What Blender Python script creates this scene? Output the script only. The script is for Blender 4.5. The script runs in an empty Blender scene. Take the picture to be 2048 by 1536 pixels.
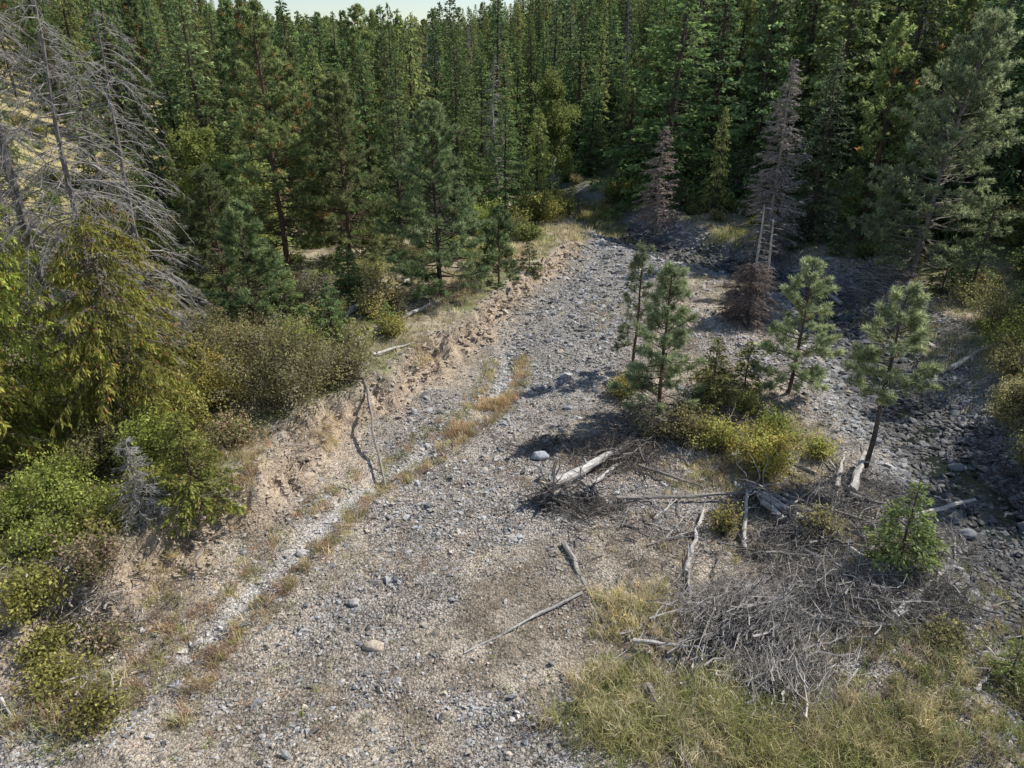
import bpy, math
import numpy as np
RNG=np.random.RandomState(11)
scene=bpy.context.scene
COL=scene.collection
# ------------------------------------------------------------------ noise
def _hash(ix,iy,seed):
    h=(ix.astype(np.int64)*374761393+iy.astype(np.int64)*668265263+seed*974634777)&0xffffffff
    h=((h^(h>>13))*1274126177)&0xffffffff
    h=h^(h>>16)
    return h.astype(np.float64)/4294967295.0
def vnoise(x,y,seed=0):
    x=np.asarray(x,float);y=np.asarray(y,float)
    ix=np.floor(x);iy=np.floor(y);fx=x-ix;fy=y-iy
    fx=fx*fx*(3-2*fx);fy=fy*fy*(3-2*fy)
    a=_hash(ix,iy,seed);b=_hash(ix+1,iy,seed);c=_hash(ix,iy+1,seed);d=_hash(ix+1,iy+1,seed)
    return (a*(1-fx)+b*fx)*(1-fy)+(c*(1-fx)+d*fx)*fy
def fbm(x,y,seed=0,o=4):
    s=0;a=.5;t=0
    for i in range(o):
        s=s+a*vnoise(x,y,seed+i*17);t+=a;a*=.5;x=x*2.03+3.1;y=y*2.03+1.7
    return s/t
def sst(a,b,x):
    t=np.clip((x-a)/(b-a),0,1);return t*t*(3-2*t)
def pdist(x,y,pts):
    best=np.full(np.shape(x),1e9)
    for (ax,ay),(bx,by) in zip(pts[:-1],pts[1:]):
        dx,dy=bx-ax,by-ay
        t=np.clip(((x-ax)*dx+(y-ay)*dy)/(dx*dx+dy*dy),0,1)
        best=np.minimum(best,np.hypot(x-ax-t*dx,y-ay-t*dy))
    return best
# ------------------------------------------------------------------ terrain layout (metres)
BANK=[(-21,2),(-17.5,10),(-14.2,14.7),(-12.0,16.7),(-11.2,18.3),(-9.75,20.4),(-9.0,23.4),(-8.1,26.1),(-6.8,27.9),(-5.4,31),(-4.6,34),(-2.4,37.5),(.2,45.6),(2.9,52),(5.0,63),(5.0,74),(2,90)]
CHAN=[(-8.9,14.6),(-8.3,15.6),(-7.0,18.8),(-5.95,21.6),(-3.9,24.5),(-1.45,28.4),(-.35,31.6),(-.2,36.7),(2.2,43.5),(6.2,53),(8.5,60)]
CREEK=[(13.5,2),(15.2,9),(16.2,14),(17.4,19.3),(18.5,23.7),(18.8,30.4),(20.4,38.2),(21.2,46.5),(18.0,53.5),(12.2,59),(8.3,70),(6.5,81),(1,100),(-12,130),(-30,180),(-60,300),(-110,600)]
bX=np.array([p[0] for p in BANK]);bY=np.array([p[1] for p in BANK])
cX=np.array([p[0] for p in CREEK]);cY=np.array([p[1] for p in CREEK])
def fields(x,y):
    bx=np.interp(y,bY,bX)
    d=(x-bx)*.86+(fbm(x*.9,y*.9,5,3)-.5)*2.1
    dc=pdist(x,y,CHAN)+(fbm(x*1.5,y*1.5,6,2)-.5)*.5;dk=pdist(x,y,CREEK)
    side=x-np.interp(y,cY,cX)
    return d,np.abs(dc),dk,side
def H(x,y,parts=False):
    x=np.asarray(x,float);y=np.asarray(y,float)
    d,dc,dk,side=fields(x,y)
    n1=fbm(x*.12,y*.12,1,4)-.5;n2=fbm(x*.8,y*.8,2,3)-.5;n3=fbm(x*3.2,y*3.2,3,3)-.5
    bh=np.interp(y,[0,14,24,40,60,80],[1.5,1.5,1.5,1.05,.6,.3])
    terr=bh+n1*.8+n2*.3+n3*.15
    bar=.12+n1*.7+n2*.25+n3*.14
    s=.6*sst(-.15,.35,d)+.4*sst(.2,1.5,d)
    z=terr*(1-s)+bar*s
    z=z+ (s*(1-s)*4)*n3*.9
    z=z-.22*np.exp(-(dc/.6)**2)
    z=z-.85*sst(4.8,1.2,dk)-.12*sst(1.6,.3,dk)
    z=z+.7*sst(3.4,5.5,side)*(1-sst(70,80,y))
    vc=np.interp(y,[0,40,100,200,400,700,1500],[2,0,-17,-38,-76,-133,-285])
    o=x-vc
    rh=np.clip(o-30,0,None);lh=np.clip(-o-30,0,None)
    hill=np.minimum(rh*.36,30+rh*.16)+np.minimum(lh*.42,30+lh*.14)
    hill=hill*(.75+.5*fbm(x*.012,y*.012,9,3))
    hill=hill*(1-.75*sst(300,620,y))
    hill=hill+np.clip(np.minimum(y,620)-160,0,None)*.018
    z=z+hill*sst(0,6,hill+2)
    return z
def h1(x,y): return float(H(np.array([x]),np.array([y]))[0])
# ------------------------------------------------------------------ mesh buffer
def nrm(a): return a/np.maximum(np.linalg.norm(a,axis=-1,keepdims=True),1e-9)
class MB:
    def __init__(s): s.V=[];s.F=[];s.M=[];s.C=[];s.n=0
    def add(s,v,f,c,m=0):
        v=np.asarray(v,float).reshape(-1,3);f=np.asarray(f).reshape(-1,3)
        c=np.broadcast_to(np.asarray(c,float),(len(v),3))
        s.V.append(v);s.F.append(f+s.n);s.C.append(c);s.M.append(np.full(len(f),m,np.int32));s.n+=len(v)
    def blades(s,P,D,L,W,C,m=1,rs=RNG):
        N=len(P)
        if N==0:return
        D=nrm(D);S=nrm(np.cross(D,rs.randn(N,3)))
        L=np.broadcast_to(L,(N,))[:,None];W=np.broadcast_to(W,(N,))[:,None]
        mid=P+D*L*.5
        v=np.stack([P,mid+S*W*.5,P+D*L,mid-S*W*.5],1)
        b=np.arange(N)[:,None]*4
        f=np.concatenate([b+np.array([0,1,2]),b+np.array([0,2,3])],1)
        s.add(v,f,np.repeat(np.broadcast_to(C,(N,3)),4,0),m)
    def sticks(s,A,B,ra,rb,C,m=0):
        N=len(A)
        if N==0:return
        D=nrm(B-A);ref=np.where(np.abs(D[:,2:3])>.9,np.array([[1.,0,0]]),np.array([[0,0,1.]]))
        U=nrm(np.cross(D,ref));W=np.cross(D,U)
        ra=np.broadcast_to(ra,(N,))[:,None];rb=np.broadcast_to(rb,(N,))[:,None]
        vs=[]
        for P,r in ((A,ra),(B,rb)):
            for k in range(3):
                an=k*2.0944;vs.append(P+(U*math.cos(an)+W*math.sin(an))*r)
        v=np.stack(vs,1);b=np.arange(N)[:,None]*6
        f=[]
        for k in range(3):
            j=(k+1)%3
            f.append(b+np.array([k,j,j+3]));f.append(b+np.array([k,j+3,k+3]))
        s.add(v,np.concatenate(f,1),np.repeat(np.broadcast_to(C,(N,3)),6,0),m)
    def tube(s,pts,rad,sides,C,m=0,rough=0,rs=RNG):
        pts=np.asarray(pts,float);n=len(pts);T=nrm(np.gradient(pts,axis=0))
        ref=np.array([1.,0,0]) if abs(T[0,2])>.8 else np.array([0,0,1.])
        U=nrm(np.cross(T,ref));W=np.cross(T,U)
        an=np.arange(sides)*2*math.pi/sides
        rr=np.asarray(rad,float)[:,None]*(1+rough*rs.randn(n,sides))
        v=pts[:,None]+(U[:,None]*np.cos(an)[None,:,None]+W[:,None]*np.sin(an)[None,:,None])*rr[:,:,None]
        f=[]
        for i in range(n-1):
            for k in range(sides):
                j=(k+1)%sides;a=i*sides+k;b=i*sides+j
                f.append((a,b,b+sides));f.append((a,b+sides,a+sides))
        v=v.reshape(-1,3);v=np.concatenate([v,pts[:1],pts[-1:]]);q=n*sides
        for k in range(sides):
            j=(k+1)%sides
            f.append((q,j,k));f.append((q+1,(n-1)*sides+k,(n-1)*sides+j))
        s.add(v,f,np.asarray(C)*(1+.15*rs.randn(len(v),1)).clip(.5,1.5) if np.ndim(C)==1 else C,m)
    def mesh(s,name,mats,smooth=False):
        V=np.concatenate(s.V);F=np.concatenate(s.F).astype(np.int32);C=np.concatenate(s.C);M=np.concatenate(s.M)
        me=bpy.data.meshes.new(name)
        me.vertices.add(len(V));me.vertices.foreach_set('co',V.astype(np.float32).ravel())
        me.loops.add(F.size);me.loops.foreach_set('vertex_index',F.ravel())
        me.polygons.add(len(F));me.polygons.foreach_set('loop_start',np.arange(0,F.size,3,dtype=np.int32))
        for m in mats: me.materials.append(m)
        me.polygons.foreach_set('material_index',M)
        me.update(calc_edges=True)
        me.polygons.foreach_set('use_smooth',np.full(len(F),smooth))
        ca=me.attributes.new('Col','FLOAT_COLOR','POINT')
        cc=np.ones((len(V),4),np.float32);cc[:,:3]=C.clip(0.003,.9)
        ca.data.foreach_set('color',cc.ravel())
        return me
    def obj(s,name,mats,loc=(0,0,0),smooth=False):
        o=bpy.data.objects.new(name,s.mesh(name,mats,smooth));o.location=loc;COL.objects.link(o);return o
# ------------------------------------------------------------------ materials
def newmat(name):
    m=bpy.data.materials.new(name);m.use_nodes=True;nt=m.node_tree;nt.nodes.clear()
    return m,nt,nt.nodes,nt.links
def mat_foliage(name,trans=.3,var=.25,gain=1.0,h0=.478,h1_=.505,sat=.92):
    m,nt,N,L=newmat(name)
    out=N.new('ShaderNodeOutputMaterial');at=N.new('ShaderNodeAttribute');at.attribute_name='Col'
    oi=N.new('ShaderNodeObjectInfo');hs=N.new('ShaderNodeHueSaturation');hs.inputs['Saturation'].default_value=sat
    mh=N.new('ShaderNodeMapRange');mh.inputs['To Min'].default_value=h0;mh.inputs['To Max'].default_value=h1_
    mv=N.new('ShaderNodeMapRange');mv.inputs['To Min'].default_value=gain*(1-var);mv.inputs['To Max'].default_value=gain*(1+var)
    ml=N.new('ShaderNodeMath');ml.operation='MULTIPLY';ml.inputs[1].default_value=7.13
    fr=N.new('ShaderNodeMath');fr.operation='FRACT'
    L.new(oi.outputs['Random'],mh.inputs['Value']);L.new(oi.outputs['Random'],ml.inputs[0]);L.new(ml.outputs[0],fr.inputs[0]);L.new(fr.outputs[0],mv.inputs['Value'])
    L.new(mh.outputs[0],hs.inputs['Hue']);L.new(mv.outputs[0],hs.inputs['Value']);L.new(at.outputs['Color'],hs.inputs['Color'])
    p=N.new('ShaderNodeBsdfPrincipled');p.inputs['Roughness'].default_value=.65;p.inputs['Specular IOR Level'].default_value=.2
    t=N.new('ShaderNodeBsdfTranslucent');mx=N.new('ShaderNodeMixShader');mx.inputs[0].default_value=trans
    L.new(hs.outputs[0],p.inputs['Base Color']);L.new(hs.outputs[0],t.inputs['Color'])
    L.new(p.outputs[0],mx.inputs[1]);L.new(t.outputs[0],mx.inputs[2]);L.new(mx.outputs[0],out.inputs[0])
    return m
def mat_rough(name,scale=6,amt=.35,bump=.3,rough=.9):
    m,nt,N,L=newmat(name)
    out=N.new('ShaderNodeOutputMaterial');at=N.new('ShaderNodeAttribute');at.attribute_name='Col'
    tc=N.new('ShaderNodeTexCoord');no=N.new('ShaderNodeTexNoise');no.inputs['Scale'].default_value=scale;no.inputs['Detail'].default_value=5
    mr=N.new('ShaderNodeMapRange');mr.inputs['From Min'].default_value=.3;mr.inputs['From Max'].default_value=.7
    mr.inputs['To Min'].default_value=1-amt;mr.inputs['To Max'].default_value=1+amt
    vm=N.new('ShaderNodeVectorMath');vm.operation='SCALE'
    p=N.new('ShaderNodeBsdfPrincipled');p.inputs['Roughness'].default_value=rough;p.inputs['Specular IOR Level'].default_value=.25
    bp=N.new('ShaderNodeBump');bp.inputs['Strength'].default_value=bump;bp.inputs['Distance'].default_value=.03
    L.new(tc.outputs['Object'],no.inputs['Vector']);L.new(no.outputs['Fac'],mr.inputs['Value']);L.new(at.outputs['Color'],vm.inputs[0]);L.new(mr.outputs[0],vm.inputs['Scale'])
    L.new(vm.outputs[0],p.inputs['Base Color']);L.new(no.outputs['Fac'],bp.inputs['Height']);L.new(bp.outputs[0],p.inputs['Normal']);L.new(p.outputs[0],out.inputs[0])
    return m
def mat_ground():
    m,nt,N,L=newmat('ground_soil_and_gravel')
    out=N.new('ShaderNodeOutputMaterial');at=N.new('ShaderNodeAttribute');at.attribute_name='Col'
    st=N.new('ShaderNodeAttribute');st.attribute_name='stony'
    geo=N.new('ShaderNodeNewGeometry')
    def vor(scale,feat='F1'):
        v=N.new('ShaderNodeTexVoronoi');v.inputs['Scale'].default_value=scale;v.feature=feat;L.new(geo.outputs['Position'],v.inputs['Vector']);return v
    v1=vor(13);v2=vor(29);no=N.new('ShaderNodeTexNoise');no.inputs['Scale'].default_value=6;no.inputs['Detail'].default_value=9;no.inputs['Roughness'].default_value=.75
    L.new(geo.outputs['Position'],no.inputs['Vector'])
    def math_(op,a,b=None):
        q=N.new('ShaderNodeMath');q.operation=op
        for i,k in enumerate((a,b)):
            if k is None: continue
            if isinstance(k,(int,float)): q.inputs[i].default_value=k
            else: L.new(k,q.inputs[i])
        return q.outputs[0]
    s1=N.new('ShaderNodeSeparateColor');L.new(v1.outputs['Color'],s1.inputs[0])
    s2=N.new('ShaderNodeSeparateColor');L.new(v2.outputs['Color'],s2.inputs[0])
    cell=math_('ADD',math_('MULTIPLY',s1.outputs[0],.8),math_('MULTIPLY',s2.outputs[1],.8))
    cell=math_('SUBTRACT',cell,.76)
    edge=math_('MULTIPLY',math_('SUBTRACT',v1.outputs['Distance'],.35),-1.1)
    k=math_('MULTIPLY',math_('ADD',cell,edge),st.outputs['Fac'])
    k=math_('ADD',k,math_('MULTIPLY',math_('SUBTRACT',no.outputs['Fac'],.5),1.8))
    k=math_('MAXIMUM',math_('ADD',k,1.0),.18)
    vm=N.new('ShaderNodeVectorMath');vm.operation='SCALE';L.new(at.outputs['Color'],vm.inputs[0]);L.new(k,vm.inputs['Scale'])
    hgt=math_('ADD',math_('MULTIPLY',math_('SUBTRACT',1.0,v1.outputs['Distance']),st.outputs['Fac']),math_('MULTIPLY',no.outputs['Fac'],1.0))
    hgt=math_('ADD',hgt,math_('MULTIPLY',math_('SUBTRACT',1.0,v2.outputs['Distance']),math_('MULTIPLY',st.outputs['Fac'],.5)))
    bp=N.new('ShaderNodeBump');bp.inputs['Strength'].default_value=.9;bp.inputs['Distance'].default_value=.08
    L.new(hgt,bp.inputs['Height'])
    p=N.new('ShaderNodeBsdfPrincipled');p.inputs['Roughness'].default_value=.95;p.inputs['Specular IOR Level'].default_value=.15
    L.new(vm.outputs[0],p.inputs['Base Color']);L.new(bp.outputs[0],p.inputs['Normal']);L.new(p.outputs[0],out.inputs[0])
    return m
def mat_water():
    m,nt,N,L=newmat('creek_water_surface')
    out=N.new('ShaderNodeOutputMaterial');p=N.new('ShaderNodeBsdfPrincipled')
    p.inputs['Base Color'].default_value=(.02,.025,.02,1);p.inputs['Roughness'].default_value=.08;p.inputs['IOR'].default_value=1.33
    no=N.new('ShaderNodeTexNoise');no.inputs['Scale'].default_value=5;no.inputs['Detail'].default_value=3
    g=N.new('ShaderNodeNewGeometry');L.new(g.outputs['Position'],no.inputs['Vector'])
    bp=N.new('ShaderNodeBump');bp.inputs['Strength'].default_value=.4;bp.inputs['Distance'].default_value=.03
    L.new(no.outputs['Fac'],bp.inputs['Height']);L.new(bp.outputs[0],p.inputs['Normal']);L.new(p.outputs[0],out.inputs[0])
    return m
FOL=mat_foliage('conifer_needles',.45,.36,4.3,.462,.505,.93);LEAF=mat_foliage('leaves',.5,.15,2.2,.48,.503,.92);GRS=mat_foliage('grass_blades',.4,.02,1.6,.487,.487,.86)
BARK=mat_rough('bark',9,.4,.5);WOOD=mat_rough('weathered_wood',7,.3,.4);STONE=mat_rough('river_stone',14,.35,.3,.85);GROUND=mat_ground();WATER=mat_water()
A=np.array
# ------------------------------------------------------------------ ground
def axis(lo,a,b,hi,st,g):
    mid=list(np.arange(a,b,st));r=[];v=b;s=st
    while v<hi: r.append(v);s=min(s*g,25);v+=s
    r.append(hi);l=[];v=a-st;s=st
    while v>lo: l.append(v);s=min(s*g,25);v-=s
    l.append(lo);return np.array(l[::-1]+mid+r)
gx=axis(-900,-24,25,900,.15,1.06);gy=axis(-60,8,55,1700,.15,1.045)
X,Y=np.meshgrid(gx,gy);Z=H(X,Y)
def zone(x,y):
    d,dc,dk,side=fields(x,y)
    left=1-sst(-.6,.3,d)
    face=np.exp(-((d-.6)/.75)**2)*(1-sst(60,75,y))
    rightland=sst(4.2,6.2,side)*(1-sst(66,74,y))
    far=sst(70,80,y)*sst(3.5,6,dk)
    veg=np.clip(np.maximum(np.maximum(left,rightland),far),0,1)
    cob=np.maximum(sst(6.5,3.5,dk),0)
    mid=sst(5.5,2.0,np.abs(x-np.interp(y,[26,34,44,54,66],[1.5,2.8,5,9,10.5])))*sst(26,32,y)
    low=sst(.44,.62,fbm(x*.28,y*.28,21,4))
    cob=np.clip(np.maximum(np.maximum(cob,mid*.9),low*.6),0,1)*(1-veg)
    return left,face,veg,cob,d,dc,dk,side
left,face,veg,cob,d,dc,dk,side=zone(X,Y)
n=fbm(X*.5,Y*.5,31,5)[...,None];nb=fbm(X*1.7,Y*1.7,33,4)[...,None]
tan=A([.42,.36,.285]);sand=A([.58,.49,.385]);grey=A([.355,.34,.32]);bsoil=A([.50,.39,.28])
bar=tan*(.6+.8*nb);bar=bar+(sand-bar)*sst(.52,.64,n)*.9
bar=bar+(A([.23,.185,.135])-bar)*sst(.47,.66,fbm(X*.9,Y*.9,41,4))[...,None]*.7
c=bar+(grey*(.6+.8*nb)-bar)*cob[...,None]*.8
chm=np.exp(-(dc/.42)**2)*(1-sst(32,40,Y))
c=c+(A([.60,.58,.54])-c)*chm[...,None]*.75
c=c+(bsoil*(.5+1.0*nb)-c)*(face*.9)[...,None]
vg=A([.23,.195,.13])*(.6+.8*nb);vg=vg+(A([.44,.375,.265])-vg)*sst(.44,.6,n)
vg=vg+(A([.19,.22,.08])-vg)*sst(.45,.62,fbm(X*.4,Y*.4,51,4))[...,None]*.75
c=c+(vg-c)*(veg*(1-face))[...,None]
forest=np.clip(sst(80,100,Y)+sst(29,36,X)+sst(-26,-34,X),0,1)
hillc=A([.12,.14,.06])*(.6+.8*nb)
hl=sst(-34,-46,X)[...,None]*(1-sst(140,200,Y))[...,None]
hillc=hillc+(A([.42,.36,.18])*(.7+.6*nb)-hillc)*hl
c=c+(hillc-c)*forest[...,None]
wet=sst(3.6,1.2,dk)[...,None];c=c*(1-.62*wet)
ny,nx=X.shape
V=np.stack([X,Y,Z],-1).reshape(-1,3)
i=np.arange((ny-1)*(nx-1));r=i//(nx-1);q=i%(nx-1);a=r*nx+q
F=np.concatenate([np.stack([a,a+1,a+nx+1],1),np.stack([a,a+nx+1,a+nx],1)])
g=MB();g.add(V,F,c.reshape(-1,3),0)
go=g.obj('ground',[GROUND],smooth=True)
sa=go.data.attributes.new('stony','FLOAT','POINT')
sa.data.foreach_set('value',np.clip((1-veg*.75)*(1-face*.3)*(.7+.45*cob),0,1).astype(np.float32).ravel())
# water
w=MB();cp=[]
for k in range(len(CREEK)-6):
    (ax,ay),(bx,by)=CREEK[k],CREEK[k+1]
    for t in np.arange(0,1,.1): cp.append((ax+(bx-ax)*t,ay+(by-ay)*t))
cp=A(cp);T=nrm(np.gradient(cp,axis=0));Nn=np.stack([-T[:,1],T[:,0]],1)
wv=[]
for p_,n_ in zip(cp,Nn):
    for o in (-2.2,0,2.2): wv.append((p_[0]+n_[0]*o,p_[1]+n_[1]*o,-.84))
wf=[]
for k in range(len(cp)-1):
    for j in (0,1):
        a0=k*3+j;wf+= [(a0,a0+1,a0+4),(a0,a0+4,a0+3)]
w.add(wv,wf,(.02,.03,.02));w.obj('creek_water',[WATER],smooth=True)
# ------------------------------------------------------------------ stones
ph=(1+5**.5)/2
ico=nrm(A([(-1,ph,0),(1,ph,0),(-1,-ph,0),(1,-ph,0),(0,-1,ph),(0,1,ph),(0,-1,-ph),(0,1,-ph),(ph,0,-1),(ph,0,1),(-ph,0,-1),(-ph,0,1)],))
icf=A([(0,11,5),(0,5,1),(0,1,7),(0,7,10),(0,10,11),(1,5,9),(5,11,4),(11,10,2),(10,7,6),(7,1,8),(3,9,4),(3,4,2),(3,2,6),(3,6,8),(3,8,9),(4,9,5),(2,4,11),(6,2,10),(8,6,7),(9,8,1)])
def stones(mb,x,y,s,colr,rs):
    N=len(x);z=H(x,y)
    v=ico[None]*(1+.30*rs.randn(N,12,1))
    v=v*np.stack([s*(.9+.6*rs.rand(N)),s*(.55+.35*rs.rand(N)),s*(.22+.32*rs.rand(N))],1)[:,None,:]
    tilt=rs.randn(N)*.4;ct,st_=np.cos(tilt)[:,None],np.sin(tilt)[:,None]
    v=np.stack([v[...,0]*ct-v[...,2]*st_,v[...,1],v[...,0]*st_+v[...,2]*ct],-1)
    a=rs.rand(N)*6.283;ca,sa_=np.cos(a)[:,None],np.sin(a)[:,None]
    v=np.stack([v[...,0]*ca-v[...,1]*sa_,v[...,0]*sa_+v[...,1]*ca,v[...,2]],-1)
    v=v+np.stack([x,y,z+s*.12],1)[:,None,:]
    f=icf[None]+np.arange(N)[:,None,None]*12
    mb.add(v,f.reshape(-1,3),np.repeat(colr,12,0),0)
rs=np.random.RandomState(3)
N=470000
yy=8+62*rs.rand(N)**1.6;xx=(rs.rand(N)*2-1)*(yy*.82+4)
l_,f_,v_,c_,d_,dc_,dk_,sd_=zone(xx,yy)
clump=fbm(xx*1.3,yy*1.3,61,3);big=sst(.40,.58,fbm(xx*.38,yy*.38,63,3))
ch=np.exp(-(dc_/.5)**2)*(1-sst(33,40,yy))
dens=np.clip((.24*(.25+1.5*big)+.6*c_*(.5+.5*big)+.5*f_+ch*.9)*(.35+1.5*sst(.38,.62,clump))+.03,0,1)*(1-.93*v_*(1-f_))
dens*=np.where(d_<-.4,.12,1)*np.where(xx<-24,0,1)
dens=dens*.7
keep=rs.rand(N)<dens
xx,yy,c_,ch,f_,dk_=xx[keep],yy[keep],c_[keep],ch[keep],f_[keep],dk_[keep]
N=len(xx)
s=(.015+.00085*yy)*np.exp(rs.randn(N)*.5)*(1+.3*c_)*(1+.6*sst(5,2,dk_))*(1+.5*f_)
s=np.minimum(s,.28)
base=np.where(rs.rand(N,1)<(.4+.5*c_)[:,None],A([[.335,.33,.32]]),A([[.40,.35,.285]]))
base=base*(.4+1.1*rs.rand(N,1));base=base+(A([[.64,.62,.58]])-base)*(ch*(.2+.7*rs.rand(N)))[:,None]
base=base+(A([[.52,.50,.47]])-base)*((rs.rand(N)<.03)[:,None])
base=base+(A([[.49,.385,.275]])-base)*(f_*.75)[:,None]
base=base*(1-.58*sst(3.8,1.2,dk_))[:,None]
mb=MB();stones(mb,xx,yy,s,base,rs);mb.obj('gravel_stones',[STONE])
import bmesh
for bx,by,bs,bc in [(-3.8,14.5,.25,(.5,.42,.32)),(1.1,24.5,.33,(.42,.43,.45)),(-4.7,16.2,.16,(.45,.42,.38)),(2.6,29,.2,(.35,.35,.35)),(17,17.5,.4,(.2,.2,.2)),(16.2,20.5,.3,(.24,.24,.24)),(18.8,21,.35,(.2,.2,.19)),(-6.9,18.6,.2,(.6,.57,.52)),(-5.3,22.2,.18,(.6,.57,.52)),(15.6,26.5,.3,(.25,.25,.25)),(17.6,19.0,.3,(.22,.22,.22)),(18.6,25.2,.32,(.22,.22,.21))]:
    mb=MB()
    bm=bmesh.new();bmesh.ops.create_icosphere(bm,subdivisions=3,radius=1)
    vv=A([v.co[:] for v in bm.verts]);ff=A([[v.index for v in f.verts] for f in bm.faces]);bm.free()
    vv=vv*(1+.6*(fbm(vv[:,0:1]*1.5+by,vv[:,1:2]*1.5+vv[:,2:3]*1.3,7,3)-.5));vv*=bs*A([1.15,.8,.6])
    mb.add(vv,ff,bc,0);mb.obj('boulder',[STONE],(bx,by,h1(bx,by)+bs*.2),True)
# ------------------------------------------------------------------ trees
def lerp(a,b,t): return a+(b-a)*t
def jitter_col(c,rs,amt=.25): return c*(1+amt*rs.randn(len(c),1)).clip(.35,1.8)
def conifer(Hh,R0,seed,cb=.06,dens=13,p=.85,elo=-.25,ehi=.6,droop=.12,hang=.15,bl=.28,bw=.11,sp=.13,K=3,inner=(.015,.032,.012),outer=(.045,.085,.028),tip=None,tipf=.0,bark=(.10,.075,.06),lean=(0,0),gap=.0,trunkr=.013):
    rs=np.random.RandomState(seed);mb=MB();bark=A(bark)
    zz=np.linspace(0,1,9);wob=np.cumsum(rs.randn(9,2)*.05,0)*Hh/12
    ax=lambda t:np.stack([np.interp(t,zz,wob[:,0])+lean[0]*t**1.3,np.interp(t,zz,wob[:,1])+lean[1]*t**1.3,t*Hh],-1)
    mb.tube(ax(zz),Hh*trunkr*(1-zz)**.8+.012,7,bark,0,.06,rs)
    nbr=int(Hh*(1-cb)*dens);t=((np.arange(nbr)+rs.rand(nbr))/nbr)
    L=R0*((1-t)**p)*(.55+.6*rs.rand(nbr))*np.where(rs.rand(nbr)<gap,.35,1)*sst(-.25,.10,t)+.1
    az=np.arange(nbr)*2.39996+rs.randn(nbr)*.5
    el=lerp(elo,ehi,t)+rs.randn(nbr)*.12
    B=ax(cb+(1-cb)*t);hd=np.stack([np.cos(az),np.sin(az),0*az],1);sd=np.stack([-np.sin(az),np.cos(az),0*az],1);up=A([0,0,1.])
    def pos(i,s):
        return B[i]+hd[i]*(L[i]*s*np.cos(el[i]))[:,None]+up*(L[i]*(s*np.sin(el[i])-droop*s*s))[:,None]
    ids=np.arange(nbr)
    for s0,s1 in ((0,.5),(.5,1)):
        a_=pos(ids,np.full(nbr,s0));b_=pos(ids,np.full(nbr,s1))
        mb.sticks(a_,b_,.006+.011*L*(1-s0),.004+.011*L*(1-s1),bark*.8,0)
    m=np.maximum(3,np.ceil(L/sp)).astype(int);i=np.repeat(ids,m);n=len(i);s=.08+.94*rs.rand(n)**.75
    P=pos(i,s);T=hd[i]*np.cos(el[i])[:,None]+up*(np.sin(el[i])-2*droop*s)[:,None]
    sg=np.where(rs.rand(n)<.5,-1,1)*(.4+.6*rs.rand(n))
    td=nrm(T+sd[i]*sg[:,None]*1.2+up*(-hang+.12*rs.randn(n))[:,None])
    tl=(.38*L[i]*(1.05-s)+.14)*(.6+.6*rs.rand(n))
    brc=(.65+.7*rs.rand(nbr))[i]
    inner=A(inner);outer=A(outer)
    for k in range(K):
        qv=(k+rs.rand(n))/K
        PP=P+td*(tl*qv)[:,None]-up*(hang*.5*tl*qv**2)[:,None]
        DD=nrm(td+rs.randn(n,3)*.38-up*hang*.6)
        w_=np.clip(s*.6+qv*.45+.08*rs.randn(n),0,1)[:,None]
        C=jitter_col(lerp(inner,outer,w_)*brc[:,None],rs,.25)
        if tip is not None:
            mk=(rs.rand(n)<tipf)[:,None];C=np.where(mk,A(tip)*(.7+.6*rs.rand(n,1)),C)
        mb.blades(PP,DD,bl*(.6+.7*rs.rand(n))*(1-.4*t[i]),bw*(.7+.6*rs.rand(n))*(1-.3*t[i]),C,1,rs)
    k=24;zt=1-rs.rand(k)*.06;an=rs.rand(k)*6.28
    mb.blades(ax(zt),np.stack([np.cos(an)*.5,np.sin(an)*.5,1+0*an],1),bl*.8,bw*.6,np.broadcast_to(outer,(k,3)),1,rs)
    return mb
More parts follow.
